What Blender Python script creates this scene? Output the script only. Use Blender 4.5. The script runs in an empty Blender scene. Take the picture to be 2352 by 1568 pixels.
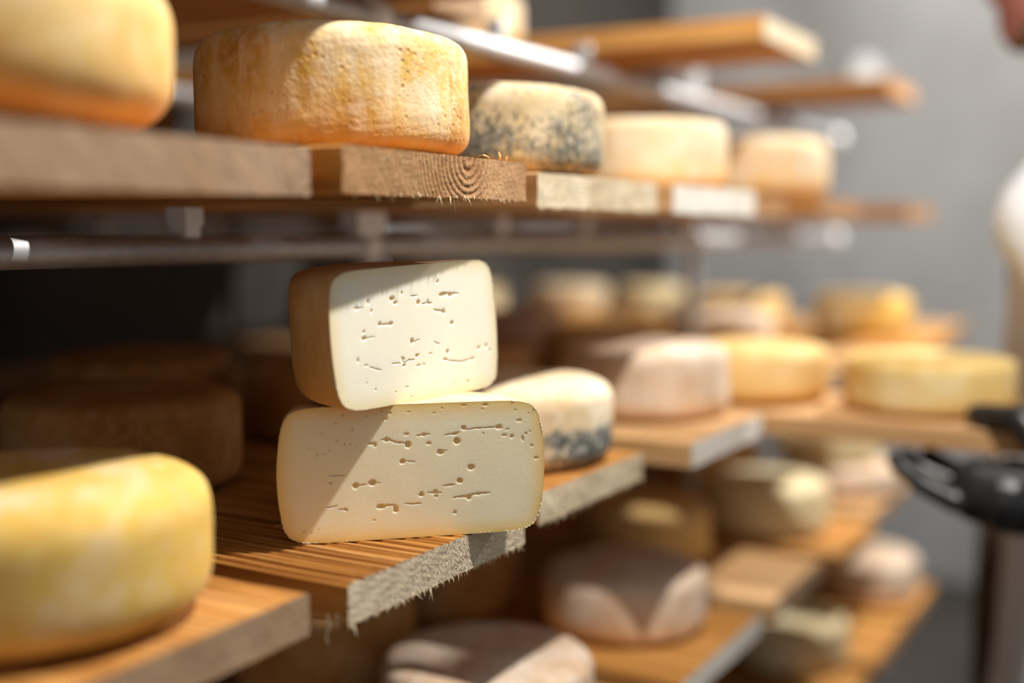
import bpy, bmesh, math, random
import numpy as np
from mathutils import Vector, Matrix

scene = bpy.context.scene
col = scene.collection

# ---------------------------------------------------------------- camera
# axes: +Y runs down the rack, +X points out into the aisle, z = 0 is eye level
PITCH, YAW = math.radians(5.277), math.radians(29.524)
fw = Vector((-math.sin(YAW) * math.cos(PITCH), math.cos(YAW) * math.cos(PITCH), -math.sin(PITCH)))
rt = Vector((math.cos(YAW), math.sin(YAW), 0.0))
up = rt.cross(fw)
cam_data = bpy.data.cameras.new('camera')
cam_data.sensor_width = 36.0
cam_data.lens = 36.0 * 2750.0 / 2352.0
cam_data.clip_start = 0.02
cam_data.dof.use_dof = True
cam_data.dof.focus_distance = 0.905
cam_data.dof.aperture_fstop = 1.25
cam = bpy.data.objects.new('camera', cam_data)
cam.matrix_world = Matrix(((rt.x, up.x, -fw.x, 0), (rt.y, up.y, -fw.y, 0), (rt.z, up.z, -fw.z, 0), (0, 0, 0, 1)))
col.objects.link(cam)
scene.camera = cam

# ---------------------------------------------------------------- light
world = bpy.data.worlds.new('world')
scene.world = world
world.use_nodes = True
bg = world.node_tree.nodes['Background']
bg.inputs[0].default_value = (0.97, 0.96, 0.95, 1)
bg.inputs[1].default_value = 0.30

# small spot lamps hang in a line over the aisle
LAMPS = ((0.0, 0.83, 1.0, 94.0), (0.0, 2.70, 1.0, 145.0))
for lx, ly, lz, lw in LAMPS:
    ld = bpy.data.lights.new('aisle_spot', 'POINT')
    ld.energy = lw
    ld.color = (1.0, 0.95, 0.88)
    ld.shadow_soft_size = 0.016
    lo = bpy.data.objects.new('aisle_spot', ld)
    lo.location = (lx, ly, lz)
    col.objects.link(lo)

scene.view_settings.view_transform = 'Standard'
scene.view_settings.look = 'None'
scene.view_settings.exposure = 0.12
scene.view_settings.gamma = 1.0
scene.view_settings.use_curve_mapping = False
scene.cycles.use_denoising = True
scene.cycles.max_bounces = 8

# ---------------------------------------------------------------- helpers
FLOOR = -1.27


def link(o, parent=None):
    col.objects.link(o)
    if parent is not None:
        o.parent = parent
    return o


def tag(o, label=None, cat=None, group=None, kind=None):
    for k, v in (('label', label), ('category', cat), ('group', group), ('kind', kind)):
        if v:
            o[k] = v
    return o


def empty(name, loc, label=None, cat=None, group=None, rotz=0.0):
    o = bpy.data.objects.new(name, None)
    o.location = loc
    o.rotation_euler = (0, 0, rotz)
    o.empty_display_size = 0.05
    link(o)
    return tag(o, label, cat, group)


def mesh_obj(name, verts, faces, mat, parent=None, smooth=True, attrs=None, loc=None):
    me = bpy.data.meshes.new(name)
    me.from_pydata([tuple(map(float, v)) for v in verts], [], faces)
    if smooth:
        me.polygons.foreach_set('use_smooth', [True] * len(me.polygons))
    if attrs:
        for k, arr in attrs.items():
            a = me.attributes.new(k, 'FLOAT', 'POINT')
            a.data.foreach_set('value', np.asarray(arr, dtype=np.float32))
    me.materials.append(mat)
    me.update()
    o = bpy.data.objects.new(name, me)
    if loc is not None:
        o.location = loc
    return link(o, parent)


def bm_obj(name, bm, mat, parent=None, smooth=False, loc=None):
    me = bpy.data.meshes.new(name)
    bmesh.ops.recalc_face_normals(bm, faces=bm.faces[:])
    bm.to_mesh(me)
    bm.free()
    if smooth:
        me.polygons.foreach_set('use_smooth', [True] * len(me.polygons))
    me.materials.append(mat)
    o = bpy.data.objects.new(name, me)
    if loc is not None:
        o.location = loc
    return link(o, parent)


def add_box(bm, lo, hi, bevel=0.0):
    r = bmesh.ops.create_cube(bm, size=1.0)
    vs = r['verts']
    for v in vs:
        v.co = Vector([lo[i] + (v.co[i] + 0.5) * (hi[i] - lo[i]) for i in range(3)])
    if bevel:
        es = list({e for v in vs for e in v.link_edges})
        bmesh.ops.bevel(bm, geom=es, offset=bevel, segments=2, affect='EDGES', profile=0.6)


def add_tube(bm, p0, p1, r0, r1=None, seg=20, caps=True):
    r1 = r0 if r1 is None else r1
    p0, p1 = Vector(p0), Vector(p1)
    d = (p1 - p0).normalized()
    a = d.orthogonal().normalized()
    b = d.cross(a)
    rings = []
    for p, r in ((p0, r0), (p1, r1)):
        rings.append([bm.verts.new(p + (a * math.cos(t) + b * math.sin(t)) * r) for t in [2 * math.pi * k / seg for k in range(seg)]])
    for k in range(seg):
        bm.faces.new((rings[0][k], rings[0][(k + 1) % seg], rings[1][(k + 1) % seg], rings[1][k]))
    if caps:
        bm.faces.new(rings[0][::-1])
        bm.faces.new(rings[1])


def sn(P, seed, freq, n=7):
    """smooth vectorised noise in about -1..1, feature size ~ 1 / freq"""
    rs = np.random.RandomState(seed)
    out = np.zeros(len(P))
    for _ in range(n):
        d = rs.normal(size=3)
        d = d / np.linalg.norm(d) * freq * 2 * math.pi * rs.uniform(0.6, 1.4)
        out += np.sin(P @ d + rs.uniform(0, 6.28))
    return out / n * 1.5


# ---------------------------------------------------------------- materials
class NT:
    def __init__(self, name):
        self.m = bpy.data.materials.new(name)
        self.m.use_nodes = True
        self.t = self.m.node_tree
        self.b = self.t.nodes['Principled BSDF']

    def n(self, kind, **kw):
        nd = self.t.nodes.new(kind)
        for k, v in kw.items():
            if k.startswith('i_'):
                key = k[2:]
                key = int(key) if key.isdigit() else key.replace('_', ' ')
                nd.inputs[key].default_value = v
            else:
                setattr(nd, k, v)
        return nd

    def l(self, a, b):
        self.t.links.new(a, b)

    def coords(self, scale=(1, 1, 1), rand=True):
        tc = self.n('ShaderNodeTexCoord')
        src = tc.outputs['Object']
        if rand:
            oi = self.n('ShaderNodeObjectInfo')
            ml = self.n('ShaderNodeMath', operation='MULTIPLY', i_1=37.0)
            self.l(oi.outputs['Random'], ml.inputs[0])
            ad = self.n('ShaderNodeVectorMath', operation='ADD')
            self.l(src, ad.inputs[0])
            self.l(ml.outputs[0], ad.inputs[1])
            src = ad.outputs[0]
        mp = self.n('ShaderNodeMapping')
        mp.inputs['Scale'].default_value = scale
        self.l(src, mp.inputs['Vector'])
        return mp.outputs[0]

    def noise(self, vec, scale, detail=4.0, rough=0.55, dist=0.0):
        nd = self.n('ShaderNodeTexNoise', i_Scale=scale, i_Detail=detail, i_Roughness=rough, i_Distortion=dist)
        self.l(vec, nd.inputs['Vector'])
        return nd.outputs['Fac']

    def ramp(self, fac, stops, interp='LINEAR'):
        r = self.n('ShaderNodeValToRGB')
        r.color_ramp.interpolation = interp
        els = r.color_ramp.elements
        while len(els) < len(stops):
            els.new(0.5)
        for e, (p, c) in zip(els, stops):
            e.position = p
            e.color = (c, c, c, 1) if isinstance(c, (int, float)) else (c[0], c[1], c[2], 1)
        self.l(fac, r.inputs[0])
        return r.outputs[0]

    def mix(self, fac, a, b, blend='MIX'):
        m = self.n('ShaderNodeMix', data_type='RGBA', blend_type=blend)
        for val, s in ((fac, m.inputs[0]), (a, m.inputs[6]), (b, m.inputs[7])):
            if isinstance(val, bpy.types.NodeSocket):
                self.l(val, s)
            elif isinstance(val, (int, float)):
                s.default_value = val
            else:
                s.default_value = (val[0], val[1], val[2], 1)
        return m.outputs[2]

    def math(self, op, a, b=0.0):
        m = self.n('ShaderNodeMath', operation=op)
        for val, s in ((a, m.inputs[0]), (b, m.inputs[1])):
            if isinstance(val, bpy.types.NodeSocket):
                self.l(val, s)
            else:
                s.default_value = val
        return m.outputs[0]

    def attr(self, name):
        a = self.n('ShaderNodeAttribute', attribute_name=name)
        return a.outputs['Fac']

    def bump(self, h, strength=0.3, dist=0.002):
        b = self.n('ShaderNodeBump', i_Strength=strength, i_Distance=dist)
        self.l(h, b.inputs['Height'])
        self.l(b.outputs[0], self.b.inputs['Normal'])

    def base(self, c):
        if isinstance(c, bpy.types.NodeSocket):
            self.l(c, self.b.inputs['Base Color'])
        else:
            self.b.inputs['Base Color'].default_value = (c[0], c[1], c[2], 1)

    def set(self, **kw):
        for k, v in kw.items():
            self.b.inputs[k.replace('_', ' ')].default_value = v


def rind_mat(name, deep, mid, pale, bloom=0.5, mould=0.0, mould_low=None, streak=0.0, rough=0.75, bumpy=0.5, low=None, sss=0.12, pits=0.0,
             mcols=((0.045, 0.044, 0.036), (0.15, 0.146, 0.125), (0.42, 0.41, 0.38)), mscale=210.0):
    m = NT(name)
    v = m.coords()
    big = m.noise(v, 16.0, 3.0, 0.6, 0.4)
    c = m.ramp(big, [(0.30, deep), (0.5, mid), (0.72, pale)])
    if streak:
        vs = m.coords((1, 1, 0.18))
        st = m.noise(vs, 60.0, 3.0, 0.6)
        c = m.mix(m.math('MULTIPLY', m.ramp(st, [(0.50, 0.0), (0.68, 1.0)]), streak), c, pale)
    fine = m.noise(v, 85.0, 5.0, 0.7)
    c = m.mix(m.math('MULTIPLY', m.ramp(fine, [(0.47, 0.0), (0.66, 1.0)]), bloom), c, pale)
    if low is not None:      # the orange lower rim where the wheel sits on the wood
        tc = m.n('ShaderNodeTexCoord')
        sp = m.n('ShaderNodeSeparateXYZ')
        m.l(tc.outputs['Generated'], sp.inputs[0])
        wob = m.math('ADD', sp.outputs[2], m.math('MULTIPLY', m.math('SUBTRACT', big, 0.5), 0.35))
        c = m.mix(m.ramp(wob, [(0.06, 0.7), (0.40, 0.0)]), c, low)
    h = m.math('ADD', m.math('MULTIPLY', fine, 0.7), m.noise(v, 260.0, 3.0, 0.6))
    if pits:
        vo = m.n('ShaderNodeTexVoronoi', i_Scale=150.0, i_Randomness=1.0)
        m.l(v, vo.inputs['Vector'])
        sel = m.ramp(m.noise(v, 34.0, 2.0), [(0.52, 0.0), (0.64, 1.0)])
        pit = m.math('MULTIPLY', m.ramp(vo.outputs['Distance'], [(0.12, 1.0), (0.34, 0.0)]), sel)
        h = m.math('SUBTRACT', h, m.math('MULTIPLY', pit, 1.6 * pits))
        c = m.mix(m.math('MULTIPLY', pit, 0.55 * pits), c, deep)
    if mould:
        a = m.noise(v, 215.0, 4.0, 0.75)
        b2 = m.noise(v, 24.0, 2.0, 0.5)
        spots = m.math('ADD', m.math('MULTIPLY', a, 0.62), m.math('MULTIPLY', b2, 0.38))
        if mould_low == 'all':
            tc = m.n('ShaderNodeTexCoord')
            sp = m.n('ShaderNodeSeparateXYZ')
            m.l(tc.outputs['Generated'], sp.inputs[0])
            spots = m.math('ADD', spots, m.ramp(sp.outputs[2], [(0.0, 0.085), (0.5, 0.075), (0.8, 0.03), (1.0, 0.0)]))
            spots = m.math('SUBTRACT', spots, 0.012)
        elif mould_low is not None:
            tc = m.n('ShaderNodeTexCoord')
            sp = m.n('ShaderNodeSeparateXYZ')
            m.l(tc.outputs['Generated'], sp.inputs[0])
            hb = m.ramp(sp.outputs[2], [(0.04, 0.03), (0.14, 0.17), (0.42, 0.155), (mould_low, -0.0), (mould_low + 0.2, 0.0)])
            spots = m.math('ADD', spots, hb)
            spots = m.math('SUBTRACT', spots, 0.03)
        fac = m.math('MULTIPLY', m.ramp(spots, [(0.545, 0.0), (0.60, 1.0)]), mould)
        mc = m.ramp(m.noise(v, mscale, 3.0), [(0.38, mcols[0]), (0.55, mcols[1]), (0.70, mcols[2])])
        c = m.mix(fac, c, mc)
    m.base(c)
    m.set(Roughness=rough, Subsurface_Weight=sss)
    m.b.inputs['Subsurface Radius'].default_value = (1.0, 0.55, 0.22)
    m.b.inputs['Subsurface Scale'].default_value = 0.006
    m.b.inputs['Specular IOR Level'].default_value = 0.3
    m.bump(h, bumpy, 0.0016)
    return m.m


def paste_mat(name, ivory, edge_c):
    m = NT(name)
    v = m.coords()
    e = m.attr('edge')
    c = m.mix(m.ramp(e, [(0.0, 0.0), (0.40, 0.20), (0.75, 0.62), (1.0, 1.0)]), ivory, edge_c)
    c = m.mix(m.ramp(m.noise(v, 22.0, 2.0), [(0.4, 0.0), (0.75, 0.16)]), c, (0.80, 0.66, 0.40))
    c = m.mix(m.math('MULTIPLY', m.attr('hole'), 0.55), c, (0.80, 0.58, 0.22))  # eyes and cracks: yellower skin plus amber glow through the paste, painted in
    m.base(c)
    m.set(Roughness=0.42, Subsurface_Weight=0.7)
    m.b.inputs['Subsurface Radius'].default_value = (1.0, 0.72, 0.36)
    m.b.inputs['Subsurface Scale'].default_value = 0.009
    m.b.inputs['Specular IOR Level'].default_value = 0.35
    m.bump(m.math('ADD', m.noise(v, 420.0, 3.0), m.math('MULTIPLY', m.noise(m.coords((1, 1, 3)), 90.0, 2.0), 0.7)), 0.10, 0.001)
    return m.m


def wood_mat(name, dark, mid, light, stretch=(2.2, 60, 60), rough=0.7, bumpy=0.35):
    m = NT(name)
    v = m.coords(stretch)
    g = m.noise(v, 1.6, 5.0, 0.6, 0.3)
    c = m.ramp(g, [(0.30, dark), (0.5, mid), (0.68, light)])
    blot = m.noise(m.coords((3, 9, 9)), 1.5, 3.0)
    c = m.mix(m.ramp(blot, [(0.45, 0.0), (0.7, 0.45)]), c, dark)
    c = m.mix(m.math('MULTIPLY', m.attr('valley'), 0.6), c, dark)
    m.base(c)
    m.set(Roughness=rough)
    m.b.inputs['Specular IOR Level'].default_value = 0.25
    m.bump(g, bumpy, 0.002)
    return m.m


def end_mat(name, light, dark, ring=0.5, bumpy=0.6):
    m = NT(name)
    v = m.coords((1, 1, 1))
    f = m.noise(v, 420.0, 4.0, 0.7)
    big = m.noise(v, 26.0, 3.0)
    c = m.mix(m.ramp(big, [(0.35, 0.0), (0.7, 0.55)]), light, dark)
    c = m.mix(m.math('MULTIPLY', m.attr('ring'), ring), c, dark)
    c = m.mix(m.ramp(f, [(0.42, 0.5), (0.55, 0.0)]), c, dark)
    m.base(c)
    m.set(Roughness=0.9)
    m.b.inputs['Specular IOR Level'].default_value = 0.15
    m.bump(f, bumpy, 0.0015)
    return m.m


def plain_mat(name, c, rough=0.6, metal=0.0, var=0.0, scale=30.0, bumpy=0.0, c2=None):
    m = NT(name)
    if var:
        v = m.coords()
        nz = m.noise(v, scale, 4.0)
        d = c2 or tuple(x * 0.6 for x in c)
        m.base(m.mix(m.math('MULTIPLY', m.ramp(nz, [(0.35, 0.0), (0.65, 1.0)]), var), c, d))
        if bumpy:
            m.bump(nz, bumpy, 0.003)
    else:
        m.base(c)
    m.set(Roughness=rough, Metallic=metal)
    return m.m


RIND = {
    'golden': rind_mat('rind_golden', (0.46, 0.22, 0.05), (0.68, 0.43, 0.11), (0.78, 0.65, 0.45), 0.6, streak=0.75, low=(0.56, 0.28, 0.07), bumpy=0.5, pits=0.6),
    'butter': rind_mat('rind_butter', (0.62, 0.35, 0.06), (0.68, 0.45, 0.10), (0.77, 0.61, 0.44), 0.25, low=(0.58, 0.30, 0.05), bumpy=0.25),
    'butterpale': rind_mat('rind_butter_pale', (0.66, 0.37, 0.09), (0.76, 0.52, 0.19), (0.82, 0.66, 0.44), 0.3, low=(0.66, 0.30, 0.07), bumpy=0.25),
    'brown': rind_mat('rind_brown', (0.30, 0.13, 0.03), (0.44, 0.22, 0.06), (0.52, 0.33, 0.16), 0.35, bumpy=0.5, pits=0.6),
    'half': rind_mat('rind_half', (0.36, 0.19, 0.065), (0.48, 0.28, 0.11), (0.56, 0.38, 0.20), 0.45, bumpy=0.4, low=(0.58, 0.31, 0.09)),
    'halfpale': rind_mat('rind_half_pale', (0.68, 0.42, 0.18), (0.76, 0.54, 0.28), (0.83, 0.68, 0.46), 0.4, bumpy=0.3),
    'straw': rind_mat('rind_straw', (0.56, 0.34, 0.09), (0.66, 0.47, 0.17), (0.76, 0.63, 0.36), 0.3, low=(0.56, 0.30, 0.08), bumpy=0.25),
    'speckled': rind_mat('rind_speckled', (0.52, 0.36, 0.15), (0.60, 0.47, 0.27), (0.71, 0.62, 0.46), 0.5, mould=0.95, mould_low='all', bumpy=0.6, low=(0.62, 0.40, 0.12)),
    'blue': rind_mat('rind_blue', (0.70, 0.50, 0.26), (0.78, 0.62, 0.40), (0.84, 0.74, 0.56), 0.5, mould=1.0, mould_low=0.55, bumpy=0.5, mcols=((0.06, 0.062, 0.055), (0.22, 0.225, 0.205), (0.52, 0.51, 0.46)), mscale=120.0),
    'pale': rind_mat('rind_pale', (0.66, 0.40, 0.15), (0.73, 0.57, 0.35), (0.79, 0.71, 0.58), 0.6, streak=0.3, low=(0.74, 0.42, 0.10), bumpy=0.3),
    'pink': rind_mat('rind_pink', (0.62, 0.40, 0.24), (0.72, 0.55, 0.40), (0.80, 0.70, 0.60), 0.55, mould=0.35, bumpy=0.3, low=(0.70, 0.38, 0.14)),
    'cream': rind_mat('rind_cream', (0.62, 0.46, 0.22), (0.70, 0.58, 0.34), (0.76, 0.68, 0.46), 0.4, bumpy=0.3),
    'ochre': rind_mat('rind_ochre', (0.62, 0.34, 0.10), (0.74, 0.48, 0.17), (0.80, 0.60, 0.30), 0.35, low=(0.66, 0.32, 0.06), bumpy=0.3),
}
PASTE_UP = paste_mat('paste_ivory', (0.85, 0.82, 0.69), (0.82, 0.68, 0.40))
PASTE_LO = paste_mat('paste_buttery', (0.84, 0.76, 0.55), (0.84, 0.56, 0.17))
WOOD = {
    'orange': wood_mat('wood_orange', (0.24, 0.085, 0.016), (0.54, 0.25, 0.055), (0.66, 0.37, 0.13)),
    'tan': wood_mat('wood_tan', (0.36, 0.18, 0.07), (0.56, 0.33, 0.14), (0.68, 0.46, 0.26)),
    'brown': wood_mat('wood_brown', (0.22, 0.09, 0.025), (0.40, 0.19, 0.06), (0.54, 0.30, 0.11)),
}
ENDG = {
    'grey': end_mat('end_grain_grey_brown', (0.42, 0.30, 0.20), (0.26, 0.15, 0.08)),
    'ring': end_mat('end_grain_ringed', (0.54, 0.33, 0.17), (0.26, 0.12, 0.045), 0.75),
    'fresh': end_mat('end_grain_fresh', (0.80, 0.71, 0.54), (0.50, 0.36, 0.20), 0.25, 0.8),
    'white': end_mat('end_grain_white', (0.82, 0.80, 0.75), (0.62, 0.56, 0.47), 0.2),
    'raw': end_mat('end_grain_raw', (0.76, 0.67, 0.52), (0.50, 0.38, 0.25), 0.55, 0.5),
}
STEEL = plain_mat('galvanised_steel', (0.60, 0.61, 0.63), 0.55, 0.85, 0.6, 60.0, 0.05, (0.45, 0.46, 0.48))
STEEL_LIGHTENED = plain_mat('lightened_steel', (0.9, 0.91, 0.93), 0.45, 0.1)  # near-white colour stands in for the light spots on the brackets
FIBRE = plain_mat('wood_fibre', (0.80, 0.68, 0.46), 0.8)
CRUMB = plain_mat('cheese_crumb', (0.84, 0.76, 0.60), 0.7)
SHAVE = plain_mat('wood_shaving', (0.80, 0.46, 0.13), 0.7)

# ---------------------------------------------------------------- setting
def concrete(name, a, b, scale=2.2):
    m = NT(name)
    v = m.coords(rand=False)
    c = m.ramp(m.noise(v, scale, 5.0, 0.6, 0.5), [(0.32, a), (0.68, b)])
    m.base(c)
    m.set(Roughness=0.92)
    m.bump(m.noise(v, 14.0, 5.0, 0.65), 0.35, 0.02)
    return m.m


def slab(name, lo, hi, mat):
    bm = bmesh.new()
    add_box(bm, lo, hi)
    return tag(bm_obj(name, bm, mat), kind='structure')


slab('floor', (-2.0, -1.6, FLOOR - 0.1), (2.6, 4.7, FLOOR), concrete('floor_concrete', (0.045, 0.040, 0.037), (0.075, 0.066, 0.060)))
slab('wall_back', (-2.0, 4.5, FLOOR), (2.6, 4.7, 1.5), concrete('wall_concrete', (0.28, 0.277, 0.274), (0.42, 0.424, 0.432), 1.7))
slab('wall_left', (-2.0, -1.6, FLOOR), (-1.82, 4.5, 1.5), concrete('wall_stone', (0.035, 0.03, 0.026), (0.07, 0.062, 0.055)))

# ---------------------------------------------------------------- shelf boards
def board(label, x0, x1, y0, y1, zt, T, wood, end, seed, ridge=0.0, period=0.0095, rings=None, rough=0.0004,
          ny=36, nx=10, nz=8, fray=0, cup=0.0, group=None, relief=0.0005):
    rs = np.random.RandomState(seed)
    w = y1 - y0
    root = empty('wooden_board', (x1, (y0 + y1) / 2, zt - T), label, 'board', group)
    ys = np.linspace(-w / 2, w / 2, ny)
    ys = np.sort(np.concatenate([ys, [-w / 2 + 0.0012, w / 2 - 0.0012, -w / 2 + 0.003, w / 2 - 0.003]]))
    L = x1 - x0
    xs = np.unique(np.concatenate([np.linspace(-L, -0.3, 3), -0.3 * (1 - np.linspace(0, 1, nx)) ** 1.4]))
    # irregular ridges running along the grain
    ph, edges = [-w / 2 - 0.02], []
    while ph[-1] < w / 2 + 0.02:
        ph.append(ph[-1] + period * rs.uniform(0.6, 1.45))
    ph = np.array(ph)
    amp = rs.uniform(0.45, 1.0, len(ph))
    wob = rs.uniform(0, 6.28, 2)

    def valley(x, y):
        yy = y + 0.0018 * np.sin(9 * x + wob[0]) + 0.0009 * np.sin(31 * x + wob[1])
        i = np.clip(np.searchsorted(ph, yy) - 1, 0, len(ph) - 2)
        t = (yy - ph[i]) / (ph[i + 1] - ph[i])
        return (np.clip(t, 0, 1) ** 1.6) * amp[i]        # soft earlywood worn down, hard latewood line left standing

    def top(x, y):
        d = np.minimum(y + w / 2, w / 2 - y)
        rnd = 0.0016 * np.clip(1 - d / 0.003, 0, 1) ** 2
        return T - ridge * valley(x, y) - rnd + cup * ((2 * y / w) ** 2 - 1.0)

    def botm(y):
        d = np.minimum(y + w / 2, w / 2 - y)
        return 0.0010 * np.clip(1 - d / 0.003, 0, 1) ** 2 + cup * ((2 * y / w) ** 2 - 1.0) * 0.0

    cy, cz, rp = rings if rings else (rs.uniform(-0.06, 0.06), rs.uniform(-0.06, -0.02), 0.006)

    def ringf(y, z):
        P = np.stack([y * 0, y, z], 1)
        r = np.sqrt((y - cy) ** 2 + (z - cz) ** 2) + 0.0012 * sn(P, seed + 5, 30)
        fade = 1 - 0.8 * np.clip((y - cy - 0.012) / 0.02, 0, 1) if rings else 1.0
        return (0.5 + 0.5 * np.sin(2 * math.pi * (r + 0.25 * r * r / 0.05) / rp)) * fade

    def dx(y, z):
        P = np.stack([y * 0, y, z], 1)
        return rough * (0.8 * sn(P, seed, 50) + 0.6 * sn(P, seed + 1, 240) + 0.5 * sn(P, seed + 2, 620) + 0.4 * sn(P, seed + 3, 1100)) - relief * ringf(y, z) ** 2 - 0.0004

    V, F, VAL = [], [], []
    zs = np.linspace(0, 1, 5)[1:-1]
    yb = np.linspace(w / 2, -w / 2, 9)
    for k, x in enumerate(xs):
        zt_ = top(np.full(len(ys), x), ys)
        sec_y = np.concatenate([ys, np.full(3, w / 2), yb, np.full(3, -w / 2)])
        sr = zt_[-1] + (botm(np.array([w / 2]))[0] - zt_[-1]) * zs
        sl = botm(np.array([-w / 2]))[0] + (zt_[0] - botm(np.array([-w / 2]))[0]) * zs
        sec_z = np.concatenate([zt_, sr, botm(yb), sl])
        ex = dx(sec_y, sec_z) if k == len(xs) - 1 else np.zeros(len(sec_y))
        V += list(zip(x + ex, sec_y, sec_z))
        VAL += list(np.concatenate([valley(np.full(len(ys), x), ys) * (1.0 if ridge else 0.0), np.full(15, 0.2)]))
    M = len(ys) + 15
    for k in range(len(xs) - 1):
        for j in range(M):
            a, b = k * M + j, k * M + (j + 1) % M
            F.append((a, b, b + M, a + M))
    F.append(tuple(range(M)))
    mesh_obj('plank', V, F, WOOD[wood], root, smooth=False, attrs={'valley': VAL})
    # end grain, facing the aisle
    tt = np.linspace(0, 1, nz)
    Y, Tt = np.meshgrid(ys, tt, indexing='ij')
    zb, zt2 = botm(ys), top(np.zeros(len(ys)), ys)
    Z = zb[:, None] + (zt2 - zb)[:, None] * Tt
    yv, zv = Y.ravel(), Z.ravel()
    V = np.stack([dx(yv, zv), yv, zv], 1)
    F = []
    for i in range(len(ys) - 1):
        for j in range(nz - 1):
            a = i * nz + j
            F.append((a, a + nz, a + nz + 1, a + 1))
    mesh_obj('end_grain', V, F, ENDG[end], root, attrs={'ring': ringf(yv, zv)})
    if fray:
        V, F = [], []
        for k in range(fray):
            y = rs.uniform(-w / 2, w / 2)
            if rs.rand() < 0.55:
                p = np.array([rs.uniform(-0.003, 0.0), y, rs.uniform(0.0, 0.002)])
                d = np.array([rs.uniform(-0.1, 0.7), rs.normal() * 0.5, -1.0])
                ln = rs.gamma(2.0, 0.0011) + 0.0008
            else:
                p = np.array([-0.0006, y, rs.uniform(0.0, T)])
                d = np.array([1.0, rs.normal() * 0.6, rs.normal() * 0.6 - 0.3])
                ln = rs.uniform(0.0008, 0.0022)
            d = d / np.linalg.norm(d)
            a = np.cross(d, [0.3, 0.5, 0.8]); a /= np.linalg.norm(a)
            b = np.cross(d, a)
            r = rs.uniform(0.00025, 0.0006)
            i = len(V)
            V += [p + r * a, p - r * 0.5 * a + r * 0.87 * b, p - r * 0.5 * a - r * 0.87 * b, p + d * ln]
            F += [(i, i + 1, i + 3), (i + 1, i + 2, i + 3), (i + 2, i, i + 3)]
        f = mesh_obj('frayed_fibres', V, F, FIBRE, root, smooth=False)
        tag(f, kind='stuff')
    return root


def splinter(parent, pts, r, mat, name='splinter'):
    """thin bent sliver of wood through pts (parent space)"""
    V, F = [], []
    n = len(pts)
    for k, p in enumerate(pts):
        rr = r * (1 - 0.75 * k / (n - 1))
        for q in range(4):
            t = q * math.pi / 2 + 0.5
            V.append((p[0] + rr * math.cos(t), p[1] + rr * 2.0 * math.sin(t), p[2] + rr * 0.6 * math.sin(t + 1)))
    for k in range(n - 1):
        for q in range(4):
            a, b = k * 4 + q, k * 4 + (q + 1) % 4
            F.append((a, b, b + 4, a + 4))
    F += [(3, 2, 1, 0), tuple((n - 1) * 4 + q for q in range(4))]
    return mesh_obj(name, V, F, mat, parent)


BX0 = -1.74
GU, GM, GL, GF, GT = 'boards of the upper shelf', 'boards of the middle shelf', 'boards of the lower shelf', 'boards of the lowest shelf', 'boards of the top shelf'
# upper shelf (seen slightly from below)
board('thick greyish board under the blurred wheel at the top left corner', BX0, -0.487, 0.200, 0.602, 0.0525, 0.031, 'orange', 'grey', 11, 0.0006, rough=0.0004, ny=230, nz=24, nx=20, group=GU)  # unseen left part widened to keep lamp light off the pipe
b_ring = board('brown weathered board with arched growth rings on its sawn end', BX0, -0.477, 0.622, 0.866, 0.0555, 0.031, 'orange', 'ring', 12, 0.0006, rings=(0.033, 0.0300, 0.0072), rough=0.00035, ny=220, nz=34, nx=20, group=GU, relief=0.0010, fray=260)
board('pale fresh-sawn board with frayed end under the speckled wheel', BX0, -0.489, 0.908, 1.172, 0.0500, 0.030, 'tan', 'fresh', 13, 0.0006, rough=0.0008, ny=180, nz=28, nx=16, fray=700, group=GU)
board('board with bright white end under the pale wheel of the upper shelf', BX0, -0.487, 1.212, 1.490, 0.0500, 0.031, 'tan', 'white', 14, rough=0.0004, group=GU)
board('brown upper shelf board set back beside the white-ended board', BX0, -0.535, 1.530, 1.780, 0.0500, 0.030, 'brown', 'ring', 15, group=GU)
board('brown board under the last pale wheel of the upper shelf', BX0, -0.490, 1.805, 2.060, 0.0500, 0.030, 'brown', 'ring', 16, group=GU)
board('farthest brown board of the upper shelf, near the grey wall', BX0, -0.480, 2.400, 2.660, 0.0500, 0.030, 'brown', 'ring', 17, group=GU)
# middle shelf
board('smooth orange board under the big yellow wheel at the lower left', BX0, -0.4805, 0.345, 0.587, -0.230, 0.028, 'orange', 'grey', 21, 0.0009, rough=0.0003, ny=160, nz=24, nx=26, group=GM)
b_main = board('deeply grooved board with frayed sawn end under the cut cheese halves', BX0, -0.4705, 0.6136, 0.853, -0.230, 0.0285, 'orange', 'raw', 22, 0.0032, 0.0098, rings=(0.13, 0.085, 0.0048), rough=0.00045, ny=300, nz=40, nx=40, fray=700, group=GM, relief=0.0006)
board('light board with frayed end under the blue-moulded wheel', BX0, -0.490, 0.914, 1.143, -0.230, 0.028, 'orange', 'fresh', 23, 0.0012, rough=0.0009, ny=180, nz=26, nx=16, fray=800, group=GM)
board('clean board with blue-white end under the pinkish white wheel', BX0, -0.4627, 1.2155, 1.457, -0.230, 0.028, 'tan', 'white', 24, rough=0.0004, group=GM)
board('long board pulled out into the aisle by the black-gloved hand', -1.42, -0.135, 1.470, 1.712, -0.231, 0.027, 'tan', 'grey', 25, rough=0.0004)
board('middle shelf board behind the pulled-out board', BX0, -0.500, 1.765, 2.045, -0.230, 0.028, 'tan', 'grey', 26, group=GM)
board('middle shelf board carrying the flat pinkish wheel at the back', BX0, -0.490, 2.115, 2.370, -0.230, 0.028, 'tan', 'grey', 27, group=GM)
board('orange middle shelf board under the two-wheel group near the wall', BX0, -0.455, 2.410, 2.850, -0.230, 0.028, 'orange', 'ring', 28, group=GM)
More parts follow.
